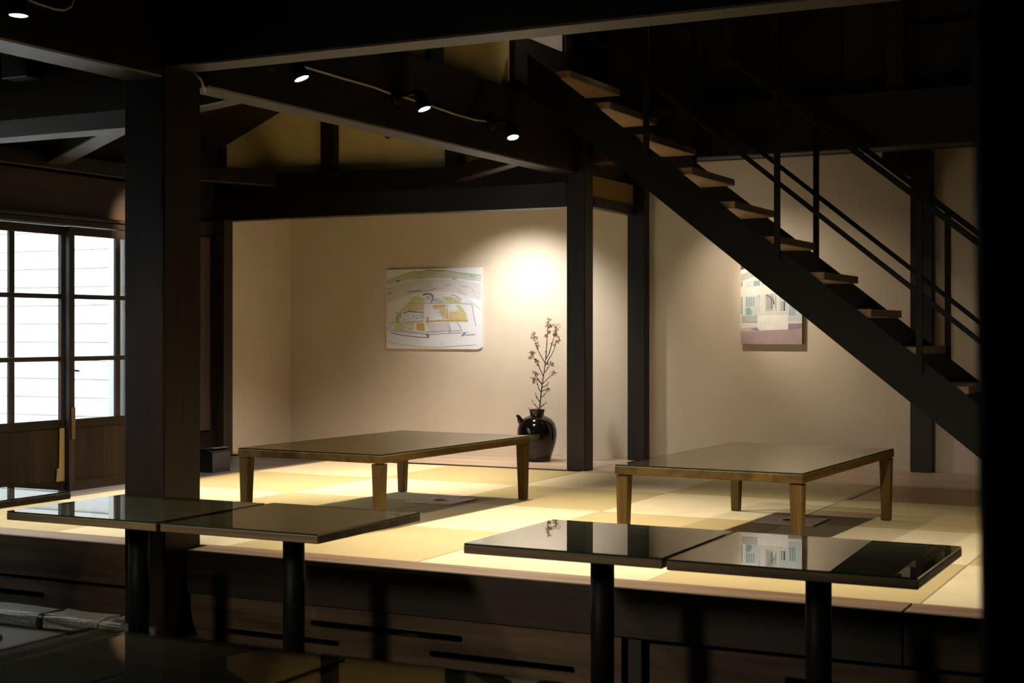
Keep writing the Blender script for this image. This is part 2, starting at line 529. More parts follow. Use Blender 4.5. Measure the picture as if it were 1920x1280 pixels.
# row of foundation stones on the left
sx = -6.55
for i, w in enumerate((0.52, 0.44, 0.50, 0.36, 0.34)):
    bm = bmesh.new()
    add_box(bm, sx + 0.006, sx + w - 0.006, 5.09 + random.uniform(-.012, .012), 5.27, 0.0, 0.072 + random.uniform(-.006, .006), 0.012)
    bmesh.ops.subdivide_edges(bm, edges=bm.edges, cuts=2, use_grid_fill=True)
    for v in bm.verts:
        if v.co.z > 0.001:
            v.co += Vector([random.uniform(-.004, .004) for _ in range(3)])
    mk('stone', bm, M['stone'], plat, origin=(sx + w / 2, 5.15, 0), smooth=False)
    sx += w

# --- walls
box('wall_back', -7.74, 1.6, WY, WY + 0.12, 0.0, 3.95, M['plaster'], bevel=0, kind='structure', label='beige plaster back wall of the alcoves')
box('wall_alcove', -7.72, -7.585, 9.62, WY - 0.001, 0.0, 3.0, M['plaster'], bevel=0, kind='structure', label='short beige plaster side wall of the left alcove')
box('wall_right', 1.5, 1.6, -2.6, WY - 0.001, 0.001, 3.7, M['dark_wall'], bevel=0, kind='structure', label='dark right wall outside the view')
box('wall_front', -6.75, 1.49, -2.6, -2.5, 0.001, 3.7, M['dark_wall'], bevel=0, kind='structure', label='dark wall behind the camera')
# left wall: solid part, and the part above the sliding doors
wl = thing('wall_left', (-6.7, 4, 0), 'dark left wall with glazed sliding doors', None, kind='structure')
box('solid_part', -6.76, -6.64, -2.49, 3.17, 0.001, 3.7, M['dark_wall'], wl, bevel=0)
box('top_part', -6.76, -6.64, 3.171, 5.04, 2.12, 3.7, M['dark_wall'], wl, bevel=0)
box('foot_part', -6.70, -6.62, 3.171, 5.04, 0.001, T - 0.03, M['dark_wall'], wl, bevel=0)
box('sill', -6.70, -6.56, 3.175, 5.03, T - 0.028, T + 0.004, M['metal_sill'], wl, bevel=0.002)
box('lintel', -6.68, -6.555, 3.175, 5.03, 2.062, 2.10, M['dark_y'], wl)
box('jamb', -6.70, -6.55, 5.0, 5.03, T + 0.005, 2.061, M['dark_z'], wl)
box('top_part', -6.76, -6.64, 5.041, 7.90, 2.12, 3.7, M['dark_wall'], wl, bevel=0)
box('return_part', -8.38, -6.64, 7.78, 7.90, 0.001, 2.119, M['dark_wall'], wl, bevel=0)
box('return_top', -8.38, -6.77, 7.78, 7.90, 2.12, 3.7, M['dark_wall'], wl, bevel=0)
box('recess_part', -7.72, -7.60, 7.901, 9.61, 0.001, 3.7, M['dark_wall'], wl, bevel=0)
box('foot_part', -6.70, -6.62, 5.041, 7.78, 0.001, T - 0.03, M['dark_wall'], wl, bevel=0)
# lintel and long board above the doors
box('lintel', -6.68, -6.555, 5.045, 7.78, 2.062, 2.10, M['dark_y'], wl)
box('ledge', -6.638, -6.53, 5.0, 7.80, 2.102, 2.122, M['old_y'], wl, bevel=0.002)
box('long_board', -6.638, -6.585, 4.9, 7.80, 2.124, 2.385, M['old_y'], wl)
box('upper_rail', -6.638, -6.56, 4.9, 7.80, 2.40, 2.50, M['dark_y'], wl)
box('jamb', -6.68, -6.55, 7.725, 7.778, T - 0.03, 2.061, M['dark_z'], wl)
box('jamb', -6.68, -6.55, 5.046, 5.075, T - 0.03, 2.061, M['dark_z'], wl)
box('sill', -6.70, -6.442, 5.05, 7.78, T - 0.028, T + 0.004, M['metal_sill'], wl, bevel=0.002)
# recess at the far left: boarded wall with a reddish board
box('reddish_board', -7.598, -7.575, 9.33, 9.455, 0.60, 2.17, M['red_z'], wl)
box('head_board', -7.598, -7.56, 8.0, 9.49, 2.18, 2.30, M['dark_y'], wl)

# --- upper walls over the alcove beam and over the spot beam, with their studs
up = thing('wall_gable', (-6, 9.66, 2.65), 'ochre plaster wall with dark studs above the alcove beam', None, kind='structure')
prism('plaster_panel', [(-7.6, 2.60), (-4.52, 2.60), (-4.52, 4.26), (-7.6, 2.94)], 'y', 9.655, 9.70, M['ochre_plaster'], up)
box('stud', -6.585, -6.455, 9.58, 9.65, 2.655, 3.35, M['dark_z'], up)
box('stud', -5.455, -5.315, 9.58, 9.65, 2.655, 3.8, M['dark_z'], up)
box('stud', -7.60, -7.56, 9.58, 9.65, 2.655, 2.93, M['dark_z'], up)

ps = thing('wall_partition', (-4.42, 7.5, 3.0), 'ochre plaster panels with dark studs above the lamp beam', None, kind='structure')
box('plaster_panel', -4.46, -4.42, 5.32, 8.64, 3.012, 4.3, M['ochre_plaster'], ps, bevel=0)
box('stud', -4.45, -4.385, 7.53, 7.70, 3.012, 4.3, M['dark_z'], ps)
box('stud', -4.45, -4.385, 8.645, 8.77, 3.012, 4.3, M['dark_z'], ps)
box('dark_panel', -4.45, -4.40, 8.772, 9.52, 3.012, 3.40, M['dark_y'], ps)
box('pale_panel', -4.45, -4.41, 8.772, 9.45, 3.402, 4.3, M['white_plaster'], ps)
box('stud', -4.45, -4.385, 9.452, 9.56, 3.402, 4.3, M['dark_z'], ps)

# upper storey behind the right beam
us = thing('wall_upper', (-1, 9.8, 3.0), 'dark boarded wall above the right beam', None, kind='structure')
xw = -4.2
k = 0
while xw < 1.4:
    box('board', xw, xw + 0.425, 9.80, 9.83, 2.99, 3.69, M['old_z'], us, bevel=0.004)
    xw += 0.43
box('hung_post', -2.165, -2.05, 9.70, 9.80, 2.99, 3.69, M['old_z'], us)
box('rail', -2.045, 1.4, 9.74, 9.80, 3.36, 3.42, M['old_x'], us)
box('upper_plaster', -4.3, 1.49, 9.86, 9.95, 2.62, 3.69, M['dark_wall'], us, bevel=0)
# ceilings
box('ceiling', -6.76, 1.6, -2.6, 5.38, 3.70, 3.80, M['dark_wall'], bevel=0, kind='structure', label='dark ceiling over the cafe tables')
box('ceiling', -4.52, 1.6, 5.381, WY + 0.12, 3.70, 3.80, M['dark_wall'], bevel=0, kind='structure', label='dark ceiling above the staircase')
rf = thing('ceiling', (-6, 7.5, 3.2), 'sloping underside of the roof at upper left', None, kind='structure')
def roof_z(x): return 2.885 + 0.43 * (x + 7.7)
nb = 10
for i in range(nb):
    ya = 5.30 + (9.655 - 5.30) * i / nb
    yb = 5.30 + (9.655 - 5.30) * (i + 1) / nb - 0.004
    xl = -7.74 if ya > 7.7 else -6.78
    prism('roof_board', [(xl, roof_z(xl)), (-4.46, roof_z(-4.46)), (-4.46, roof_z(-4.46) + 0.03), (xl, roof_z(xl) + 0.03)], 'y', ya, yb, M['dark_x'], rf)
prism('roof_cover', [(-7.74, roof_z(-7.74) + 0.032), (-4.46, roof_z(-4.46) + 0.032), (-4.46, roof_z(-4.46) + 0.10), (-7.74, roof_z(-7.74) + 0.10)], 'y', 7.70, WY + 0.1, M['dark_wall'], rf)
prism('roof_cover', [(-6.78, roof_z(-6.78) + 0.032), (-4.46, roof_z(-4.46) + 0.032), (-4.46, roof_z(-4.46) + 0.10), (-6.78, roof_z(-6.78) + 0.10)], 'y', 5.20, 7.70, M['dark_wall'], rf)
for y in (6.1, 7.15, 8.2, 9.2):
    prism('rafter', [(-6.6, roof_z(-6.6) - 0.09), (-4.52, roof_z(-4.52) - 0.09), (-4.52, roof_z(-4.52) - 0.003), (-6.6, roof_z(-6.6) - 0.003)], 'y', y, y + 0.09, M['dark_x'], rf)
box('wall_closing', -4.52, -4.462, 5.2, WY + 0.1, 3.01, 4.5, M['dark_wall'], bevel=0, kind='structure', label='dark closing wall above the partition')
box('wall_closing', -6.76, -4.53, 5.20, 5.295, 3.02, 4.4, M['dark_wall'], bevel=0, kind='structure', label='dark wall above the front left beam')

# --- posts and beams (the timber frame)
S = dict(kind='structure')
bm = bmesh.new(); add_box(bm, -4.607, -4.371, 5.129, 5.387, 0.0, 3.04, 0.008)
mk('pillar', bm, M['post_z'], origin=(-4.49, 5.26, 0), label='thick dark timber post at the front edge of the platform', **S)
box('pillar', -4.412, -4.266, 9.525, 9.668, T + 0.002, 3.0, M['dark_z'], label='dark post between the two alcoves beside the black jar', **S)
box('pillar', -4.335, -4.19, WY - 0.10, WY - 0.001, T + 0.004, 2.60, M['dark_z'], label='dark post on the back wall right of the alcove post', **S)
box('pillar', -2.18, -2.025, WY - 0.06, WY - 0.001, T + 0.004, 2.68, M['dark_z'], label='dark post on the back wall behind the staircase', **S)
prism('bracket', [(-2.36, 2.60), (-2.18, 2.50), (-2.025, 2.50), (-2.025, 2.72), (-2.36, 2.72)], 'y', 10.44, 10.515, M['dark_x'], label='dark bracket on the post behind the staircase', **S)
bm = bmesh.new(); add_box(bm, -7.60, -7.47, 9.50, 9.615, T, 2.32, 0.006)
mk('pillar', bm, M['old_z'], origin=(-7.53, 9.55, T), label='dark post at the left end of the alcove', **S)

box('beam', -4.370, 1.45, 5.14, 5.31, 2.592, 3.04, M['dark_x'], bevel=0.008, label='dark beam across the front, over the cafe tables', **S)
box('beam', -4.585, -4.373, -2.4, 5.128, 2.545, 3.03, M['dark_y'], bevel=0.008, label='dark beam running towards the viewer from the thick post', **S)
box('beam', -4.505, -4.335, 5.389, WY - 0.002, 2.538, 3.005, M['dark_y'], bevel=0.008, label='dark beam carrying the three spotlights', **S)
# alcove beam: old timber that sags and bulges a little
bm = bmesh.new()
n = 24
prev = None
for i in range(n + 1):
    x = -7.60 + (-4.414 + 7.60) * i / n
    t = i / n
    zt = 2.655 + 0.012 * math.sin(t * 7) - 0.05 * max(0, t - 0.82) - 0.02 * max(0, 0.2 - t)
    zb = 2.306 + 0.004 * math.sin(t * 5)
    ring = [bm.verts.new(p) for p in ((x, 9.535, zb), (x, 9.525 + 0.004 * math.sin(t * 11), (zb + zt) / 2), (x, 9.54, zt), (x, 9.675, zt), (x, 9.675, zb))]
    if prev:
        for k in range(5):
            bm.faces.new((prev[k], prev[(k + 1) % 5], ring[(k + 1) % 5], ring[k]))
    else:
        bm.faces.new(ring)
    prev = ring
bm.faces.new(prev)
mk('beam', bm, M['dark_x'], origin=(-6, 9.6, 2.3), label='dark beam across the top of the left alcove', **S)
box('beam', -4.262, 1.45, 9.64, 9.79, 2.612, 2.985, M['old_x'], bevel=0.008, label='dark beam behind the staircase', **S)
# little wall between alcove post and back post: rail, brown plaster
box('beam', -4.35, -4.262, 9.67, WY - 0.002, 2.306, 2.372, M['dark_y'], label='short dark rail behind the alcove post', **S)
box('wall_panel', -4.325, -4.285, 9.67, WY - 0.10, 2.374, 2.536, M['brown_plaster'], bevel=0, label='small brown plaster panel above the short rail', **S)
# corner braces and the log beam at upper left
beam_between('brace', (-6.98, 9.50, 2.62), (-7.50, 8.30, 2.62), 0.10, 0.12, M['dark_x'], label='dark corner brace at the left end of the alcove beam', **S)
beam_between('brace', (-5.30, 9.54, 2.58), (-4.50, 8.90, 2.60), 0.10, 0.11, M['dark_x'], label='dark corner brace under the lamp beam', **S)
beam_between('brace', (-6.55, 6.70, 2.48), (-5.10, 5.72, 2.50), 0.13, 0.10, M['old_x'], label='brown corner brace under the log beam', **S)
beam_between('brace', (-5.35, 6.35, 2.66), (-4.48, 6.03, 2.66), 0.11, 0.12, M['old_x'], label='brown corner brace meeting the lamp beam', **S)
bm = bmesh.new()
n, prev = 18, None
for i in range(n + 1):
    x = -6.62 + (-4.61 + 6.62) * i / n
    t = i / n
    zt = 2.74 + 0.012 * math.sin(t * 6)
    ring = []
    for a, z in ((-.070, 2.345), (-.112, 2.42), (-.12, 2.55), (-.115, zt - .08), (-.07, zt), (.07, zt), (.11, zt - .1), (.11, 2.44), (.085, 2.345)):
        ring.append(bm.verts.new((x, 5.262 + a, z)))
    if prev:
        for k in range(9):
            bm.faces.new((prev[k], prev[(k + 1) % 9], ring[(k + 1) % 9], ring[k]))
    else:
        bm.faces.new(ring)
    prev = ring
bm.faces.new(prev)
mk('beam', bm, M['old_x'], origin=(-5.6, 5.26, 2.35), smooth=False, label='old log beam between the thick post and the left wall', **S)
box('strut', -5.30, -5.135, 5.06, 5.15, 2.60, 3.0, M['grey_z'], label='short grey upright on the log beam', **S)

# near post at the right edge of the picture, leaning a little
bm = bmesh.new(); add_box(bm, -0.205, 0.05, 1.243, 1.45, 0.0, 3.69, 0.006)
Rm = Matrix.Translation((-0.203, 1.243, 1.40)) @ Matrix.Rotation(math.radians(-0.9), 4, Vector((-0.454, 0.891, 0))) @ Matrix.Translation((0.203, -1.243, -1.40))
bmesh.ops.transform(bm, matrix=Rm, verts=bm.verts)
for v in bm.verts:
    v.co.z = min(max(v.co.z, 0.001), 3.69)
mk('pillar', bm, M['black'], origin=(-0.08, 1.35, 0), label='black post close to the viewer at the right edge', **S)

# --- sliding doors
def sliding_door(idx, y0, y1, x, label):
    d = thing('door_%d' % idx, (x, (y0 + y1) / 2, T + 0.006), label, None, kind='structure')
    t = 0.030
    sw = 0.048
    z0, zt = T + 0.006, 2.058
    ym = (y0 + y1) / 2
    for a, b in ((y0, y0 + sw), (y1 - sw, y1)):
        box('stile', x - t / 2, x + t / 2, a, b, z0, zt, M['dark_z'], d, bevel=0.002)
    ya, yb = y0 + sw + 0.0005, y1 - sw - 0.0005
    box('rail', x - t / 2, x + t / 2, ya, yb, 2.005, zt, M['dark_y'], d, bevel=0.002)
    box('rail', x - t / 2, x + t / 2, ya, yb, 0.800, 0.853, M['door_y'], d, bevel=0.002)
    box('rail', x - t / 2, x + t / 2, ya, yb, z0, 0.468, M['door_y'], d, bevel=0.002)
    zs = [0.853, 1.2175, 1.2465, 1.6065, 1.6355, 2.005]
    for a, b in ((1.2175, 1.2465), (1.6065, 1.6355)):
        box('crossbar', x - 0.010, x + 0.010, ya, yb, a, b, M['dark_y'], d, bevel=0.001)
    for a, b in ((0.8535, 1.217), (1.247, 1.606), (1.636, 2.0045)):
        box('upright_bar', x - 0.010, x + 0.010, ym - 0.021, ym + 0.021, a, b, M['dark_z'], d, bevel=0.001)
        box('pane', x - 0.002, x + 0.002, ya + 0.001, ym - 0.0215, a + 0.0005, b - 0.0005, M['pane'], d, bevel=0)
        box('pane', x - 0.002, x + 0.002, ym + 0.0215, yb - 0.001, a + 0.0005, b - 0.0005, M['pane'], d, bevel=0)
    nbrd = 3
    for i in range(nbrd):
        a = ya + (yb - ya) * i / nbrd
        b = ya + (yb - ya) * (i + 1) / nbrd - 0.001
        box('panel_board', x - 0.006, x + 0.006, a, b, 0.469, 0.7995, M['door_z'], d, bevel=0.001)
    return d
d1 = sliding_door(1, 5.965, 6.862, -6.640, 'glazed sliding door left of the latch, a pale strip beside its stile')
d2 = sliding_door(2, 6.835, 7.722, -6.595, 'glazed sliding door with brass latch, half hidden by the thick post')
d3 = sliding_door(3, 5.078, 5.985, -6.595, 'glazed sliding door beyond the left edge of the picture')
sliding_door(4, 4.095, 4.998, -6.640, 'glazed sliding door on the left wall next to the platform')
sliding_door(5, 3.20, 4.12, -6.595, 'glazed sliding door on the left wall beside the cafe tables')
bm = bmesh.new()
add_prism(bm, [(6.795, 0.80), (6.843 - 0.008, 0.80), (6.835, 0.47), (6.765, 0.47), (6.773, 0.55), (6.79, 0.552)], 'x', -6.624, -6.619)
mk('pale_strip', bm, M['ochre_z'], d1, origin=(-6.62, 6.81, 0.47), label='unstained pale strip of wood')
lb = box('latch', -6.579, -6.568, 6.848, 6.878, 0.73, 0.93, M['brass'], d2, bevel=0.003)
tube('latch_knob', [(-6.568, 6.863, 1.16), (-6.545, 6.885, 1.155)], 0.006, M['black_metal'], d2)

# --- outside
ext = thing('wall_outside', (-8.4, 6.5, 0), 'white boarded wall outside the glazed doors', None, kind='structure')
for i in range(24):
    z = -0.1 + i * 0.13
    bm = bmesh.new()
    add_prism(bm, [(-8.40, z), (-8.374, z), (-8.386, z + 0.128), (-8.40, z + 0.128)], 'y', 0.0, 7.74)
    bmesh.ops.transform(bm, matrix=Matrix.Identity(4), verts=bm.verts)
    # prism gives (x, y=extrusion, z)
    mk('siding_board', bm, M['siding'], ext, origin=(-8.39, 5, z))
for i in range(24):
    z = -0.1 + i * 0.13
    prism('siding_board', [(7.779, z), (7.755, z), (7.768, z + 0.128), (7.779, z + 0.128)], 'x', -8.37, -6.765, M['siding'], ext)
box('outside_post', -7.02, -6.96, 7.66, 7.75, -0.1, 3.0, M['ext_post'], ext)
box('ground', -9.5, -6.77, 0.0, 7.77, -0.16, -0.10, M['ground'], bevel=0, kind='structure', label='pale ground outside the glazed doors')

# ================================================================== THINGS
# --- staircase
ST0 = (-1.409, 0.992)          # a point on the stringers' upper edge (x, z)
SL = -0.7975
def st_up(x): return ST0[1] + SL * (x - ST0[0])
def st_lo(x): return st_up(x) - 0.312
stair = thing('staircase', (-2.6, 9.1, T), 'black steel open staircase with tan wooden treads and thin railings', 'staircase')
x_top, x_bot = -4.30, (ST0[0] + (0.405 - 0.312 - ST0[1] + 0.0) / SL)
def x_at_up(z): return ST0[0] + (z - ST0[1]) / SL
zf = T + 0.003
for y in (8.665, 9.525):
    poly = [(x_top, min(st_up(x_top), 3.25)), (x_at_up(zf), zf), (x_at_up(zf + 0.312), zf), (x_top, st_lo(x_top))]
    prism('stringer', poly, 'y', y, y + 0.014, M['steel'], stair)
for kx in range(-2, 10):
    nx, nz = -1.465 - 0.281 * kx, 1.086 + 0.2255 * kx
    box('tread', nx - 0.30, nx, 8.680, 9.524, nz - 0.046, nz, M['tread_y'], stair, bevel=0.003)
def rail_line(name, y, xa, xb, z_at, w, h):
    beam_between(name, (xa, y, z_at(xa) - h / 2), (xb, y, z_at(xb) - h / 2), w, h, M['steel'], stair, bevel=0.002)
hand = lambda x: 1.938 - 0.80 * (x + 1.423)
mid = lambda x: 1.372 - 0.812 * (x + 1.418)
for y in (8.672, 9.532):
    rail_line('handrail', y, -4.2, -0.75, hand, 0.03, 0.036)
    rail_line('middle_rail', y, -4.2, -0.75, mid, 0.024, 0.028)
    for px in (-4.30 + 0.85 - 0.001, -2.594, -1.741, -0.888):
        zb = st_up(px) - 0.10
        box('rail_post', px - 0.019, px + 0.019, y - 0.022 if y < 9 else y + 0.007, y - 0.008 if y < 9 else y + 0.021, zb, hand(px) - 0.01, M['steel'], stair, bevel=0.001)

# --- low tables
def low_table(name, cx, cy, lx, ly, rz, label):
    t = thing(name, (cx, cy, T + 0.0025), label, 'low table', 'low wooden tables on the tatami')
    b = T + 0.0025
    h = 0.7815 - b
    box('tabletop', cx - lx / 2, cx + lx / 2, cy - ly / 2, cy + ly / 2, b + h - 0.046, b + h - 0.007, M['table_y'], t, bevel=0.003)
    bm = bmesh.new()
    add_box(bm, cx - lx / 2 + 0.003, cx + lx / 2 - 0.003, cy - ly / 2 + 0.003, cy + ly / 2 - 0.003, b + h - 0.0065, b + h, 0)
    gtop = mk('glass_sheet', bm, [M['glass_top'], M['glass_edge']], t, origin=(cx, cy, b + h - 0.006), label='clear glass sheet')
    for p in gtop.data.polygons:
        p.material_index = 1 if abs(p.normal.z) < 0.5 else 0
    w = 0.060
    for sx in (-1, 1):
        for sy in (-1, 1):
            ox, oy = cx + sx * (lx / 2 - 0.004), cy + sy * (ly / 2 - 0.004)
            bm = bmesh.new()
            zt, zbm = b + h - 0.050, b
            tw, bw = w, w * 0.74
            quad = lambda ww, z: [bm.verts.new(p) for p in ((ox, oy, z), (ox - sx * ww, oy, z), (ox - sx * ww, oy - sy * ww, z), (ox, oy - sy * ww, z))]
            # outer faces taper very little, inner faces taper in
            inx = 0.006
            A = [bm.verts.new((ox - sx * (inx if i in (0, 3) else bw + inx), oy - sy * (inx if i in (0, 1) else bw + inx), zbm)) for i in range(4)]
            B = [bm.verts.new((ox - sx * (0 if i in (0, 3) else tw), oy - sy * (0 if i in (0, 1) else tw), zt)) for i in range(4)]
            bm.faces.new(A); bm.faces.new(B)
            for i in range(4):
                bm.faces.new((A[i], A[(i + 1) % 4], B[(i + 1) % 4], B[i]))
            bmesh.ops.bevel(bm, geom=list(bm.edges), offset=0.003, segments=1, affect='EDGES')
            mk('leg', bm, M['table_z'], t, origin=(ox, oy, b))
    # dark gap pieces between legs and top
    t.rotation_euler.z = rz
    return t
low_table('low_table', -4.345, 7.035, 0.925, 1.575, math.radians(-2.2), 'low glass-topped wooden table in front of the coloured town drawing')
low_table('low_table', -2.183, 7.05, 0.905, 1.575, math.radians(-1.9), 'low glass-topped wooden table between the staircase and the cafe tables')

# --- square wooden floor plates with a round hole
def floor_plate(cx, cy, label):
    z = T + 0.0022
    t = thing('floor_plate', (cx, cy, z), label, 'floor plate', 'square floor plates under the low tables')
    bm = bmesh.new()
    n, s, r = 32, 0.16, 0.052
    inner, outer = [], []
    for k in range(n):
        a = 2 * math.pi * k / n
        c, d_ = math.cos(a), math.sin(a)
        m_ = max(abs(c), abs(d_))
        inner.append((cx + r * c, cy + r * d_)); outer.append((cx + s * c / m_, cy + s * d_ / m_))
    for zz in (z, z + 0.005):
        vi = [bm.verts.new((*p, zz)) for p in inner]; vo = [bm.verts.new((*p, zz)) for p in outer]
        for k in range(n):
            bm.faces.new((vi[k], vi[(k + 1) % n], vo[(k + 1) % n], vo[k]))
        if zz == z: li, lo = vi, vo
    for k in range(n):
        bm.faces.new((li[k], li[(k + 1) % n], vi[(k + 1) % n], vi[k]))
        bm.faces.new((lo[k], lo[(k + 1) % n], vo[(k + 1) % n], vo[k]))
    mk('plate', bm, M['floor_x'], t, origin=(cx, cy, z))
    lathe('rim', [(0.0518, 0.0), (0.0518, 0.0065), (0.047, 0.0065), (0.047, 0.001)], (cx, cy, z), M['chrome'], t, cap0=False, cap1=False)
    lathe('cup_bottom', [(0.0468, 0.0005), (0.0468, 0.002)], (cx, cy, z), M['hole'], t)  # flat black disc stands in for the darkness down the hole
floor_plate(-4.285, 7.475, 'square pale floor plate with a round hole under the low table by the drawing')
floor_plate(-2.175, 7.515, 'square pale floor plate with a round hole under the low table by the staircase')

# --- cafe tables
def cafe_table(x0, x1, y0, y1, label, top=0.665):
    cx, cy = (x0 + x1) / 2, (y0 + y1) / 2
    t = thing('cafe_table', (cx, cy, 0.002), label, 'cafe table', 'glass-topped cafe tables')
    bm = bmesh.new()
    add_box(bm, x0, x1, y0, y1, top - 0.036, top - 0.0062, 0.003)
    mk('tabletop', bm, M['cafe_x'], t, origin=(cx, cy, top - 0.036))
    bm = bmesh.new()
    add_box(bm, x0 + 0.002, x1 - 0.002, y0 + 0.002, y1 - 0.002, top - 0.006, top, 0)
    gt = mk('glass_sheet', bm, [M['glass_top'], M['glass_edge']], t, origin=(cx, cy, top - 0.006), label='clear glass sheet with green edge')
    for p in gt.data.polygons:
        p.material_index = 1 if abs(p.normal.z) < 0.5 else 0
    lathe('pedestal', [(0.043, 0.012), (0.043, top - 0.045)], (cx, cy, 0.002), M['black_metal'], t, n=24)
    box('mounting_plate', cx - 0.16, cx + 0.16, cy - 0.16, cy + 0.16, top - 0.042, top - 0.0365, M['black_metal'], t, bevel=0.001)
    lathe('base', [(0.22, 0.0), (0.22, 0.008), (0.06, 0.02), (0.044, 0.03)], (cx, cy, 0.002), M['black_metal'], t, n=40)
    return t
cafe_table(-4.565, -3.778, 4.385, 5.085, 'cafe table directly in front of the thick timber post')
cafe_table(-3.762, -3.028, 4.390, 5.120, 'cafe table right of the one in front of the thick post, touching it')
cafe_table(-2.452, -1.714, 4.440, 5.165, 'cafe table whose glass mirrors the blossom branch')
cafe_table(-1.694, -0.893, 4.425, 5.155, 'cafe table at the far right whose glass mirrors the staircase')
cafe_table(-5.620, -4.870, 4.350, 5.070, 'cafe table cut off by the left edge, in front of the sliding doors')
cafe_table(-2.183, -1.538, 1.680, 2.325, 'nearest cafe table at lower left, blurred in the foreground', top=0.78)
cafe_table(-1.526, -0.881, 1.690, 2.336, 'nearest cafe table beside the lower-left one, its back corner in view', top=0.78)

# --- black spouted jar and the blossom branch
JX, JY, JZ = -4.93, 10.10, T + 0.0055
jar = thing('spouted_jar', (JX, JY, JZ), 'black glazed jar with small spout on the alcove floor', 'jar')
prof = [(0.098, 0.0), (0.104, 0.004), (0.113, 0.04), (0.130, 0.09), (0.146, 0.145), (0.1535, 0.20), (0.1515, 0.245), (0.138, 0.29),
        (0.110, 0.325), (0.075, 0.343), (0.055, 0.349), (0.053, 0.356), (0.056, 0.372), (0.062, 0.392), (0.0625, 0.397), (0.058, 0.3985), (0.052, 0.392), (0.046, 0.365), (0.044, 0.352)]
lathe('body', prof, (JX, JY, JZ), M['glaze'], jar, n=56, cap1=True)
RV = Vector((0.891, 0.454, 0))
bm = bmesh.new()
c0 = Vector((JX, JY, JZ))
add_tube(bm, [c0 - RV * 0.118 + Vector((0, 0, 0.292)), c0 - RV * 0.132 + Vector((0, 0, 0.318)), c0 - RV * 0.142 + Vector((0, 0, 0.342)), c0 - RV * 0.158 + Vector((0, 0, 0.352))], [0.026, 0.021, 0.015, 0.008], n=12)
mk('spout', bm, M['glaze'], jar, origin=c0 - RV * 0.13 + Vector((0, 0, 0.3)), smooth=True)

br = thing('blossom_branch', (JX, JY, JZ + 0.358), 'tall bare branch with pale pink blossom standing in the black jar', 'branch')
TW = [  # twig and blossom points converted from image pixels, pasted as centimetres
    [(0.0, 36.4), (2.1, 40.8), (3.3, 53.5), (4.5, 63.0), (5.4, 67.9), (6.2, 75.3), (6.8, 79.4)],
    [(6.8, 79.4), (7.2, 84.4), (7.8, 94.7), (8.2, 100.9), (8.6, 105.8), (9.5, 109.1)],
    [(6.8, 78.6), (9.5, 83.6), (11.5, 90.6), (13.6, 96.7), (14.8, 102.9), (15.2, 105.0)],
    [(6.6, 74.5), (9.9, 80.3), (12.3, 84.4), (14.0, 89.3), (14.4, 92.6)],
    [(6.2, 76.2), (3.3, 81.1), (0.4, 86.4), (-1.6, 92.6), (-2.1, 98.4)],
    [(4.7, 66.3), (1.6, 72.9), (-0.4, 78.2), (-3.3, 81.1), (-4.5, 84.0)],
    [(6.2, 68.7), (8.6, 72.0), (10.7, 74.9)],
    [(3.7, 59.7), (1.2, 63.0), (-0.8, 65.9), (-1.6, 67.9)],
    [(3.7, 59.7), (0.8, 63.0), (-2.5, 63.4), (-4.1, 64.2)],
    [(4.1, 59.7), (8.6, 64.2), (11.5, 66.7), (12.8, 69.2)],
    [(3.7, 56.8), (7.4, 58.9), (8.6, 60.9)],
    [(3.3, 53.5), (1.2, 56.4), (0.8, 58.9), (0.0, 60.9)],
    [(3.5, 54.3), (6.6, 55.2), (9.1, 55.6)],
    [(3.1, 49.4), (5.8, 51.5), (7.0, 53.5)],
    [(2.1, 46.1), (-0.4, 49.4), (-1.2, 52.7)],
    [(1.2, 40.8), (-1.6, 43.6), (-3.7, 46.1)],
    [(2.3, 41.6), (4.5, 43.2), (6.6, 45.3)],
    [(0.4, 37.6), (-2.6, 39.1), (-6.2, 40.4)],
]
BLO = [(9.5, 109.1), (7.8, 106.6), (9.9, 104.6), (8.6, 103.7), (6.6, 97.1), (9.9, 98.8), (7.4, 95.9), (16.9, 105.0), (13.2, 104.6), (14.8, 103.3), (15.6, 102.1), (14.0, 99.6), (14.4, 97.6), (16.1, 95.1), (16.5, 93.4), (14.4, 91.8), (13.6, 98.0), (12.3, 89.7), (-2.1, 98.8), (-3.3, 95.5), (-1.2, 95.5), (0.8, 94.7), (-1.2, 93.0), (-0.4, 91.0), (0.4, 88.5), (-4.1, 84.4), (-2.9, 83.2), (-4.5, 81.1), (-5.8, 79.4), (-0.8, 77.8), (0.8, 76.2), (-0.4, 74.5), (10.7, 75.7), (11.9, 74.5), (8.2, 74.5), (12.8, 69.2), (11.5, 67.5), (-2.1, 68.7), (-0.4, 66.7), (-3.7, 64.2), (-1.6, 63.0), (0.0, 67.1), (-2.5, 61.3), (9.1, 55.6), (7.4, 62.6)]
FV = Vector((-0.454, 0.891, 0))
def bp_(x, z, dep=0.0):
    return Vector((JX, JY, JZ - 0.0055)) + RV * (x * 0.01) + FV * dep + Vector((0, 0, z * 0.01 + 0.0))
bm = bmesh.new()
add_tube(bm, [bp_(*p) for p in TW[0]], [0.0052, 0.0050, 0.0046, 0.0040, 0.0036, 0.0032, 0.0028], n=7)
mk('stem', bm, M['bark'], br, origin=bp_(*TW[0][0]), smooth=True)
ends = []
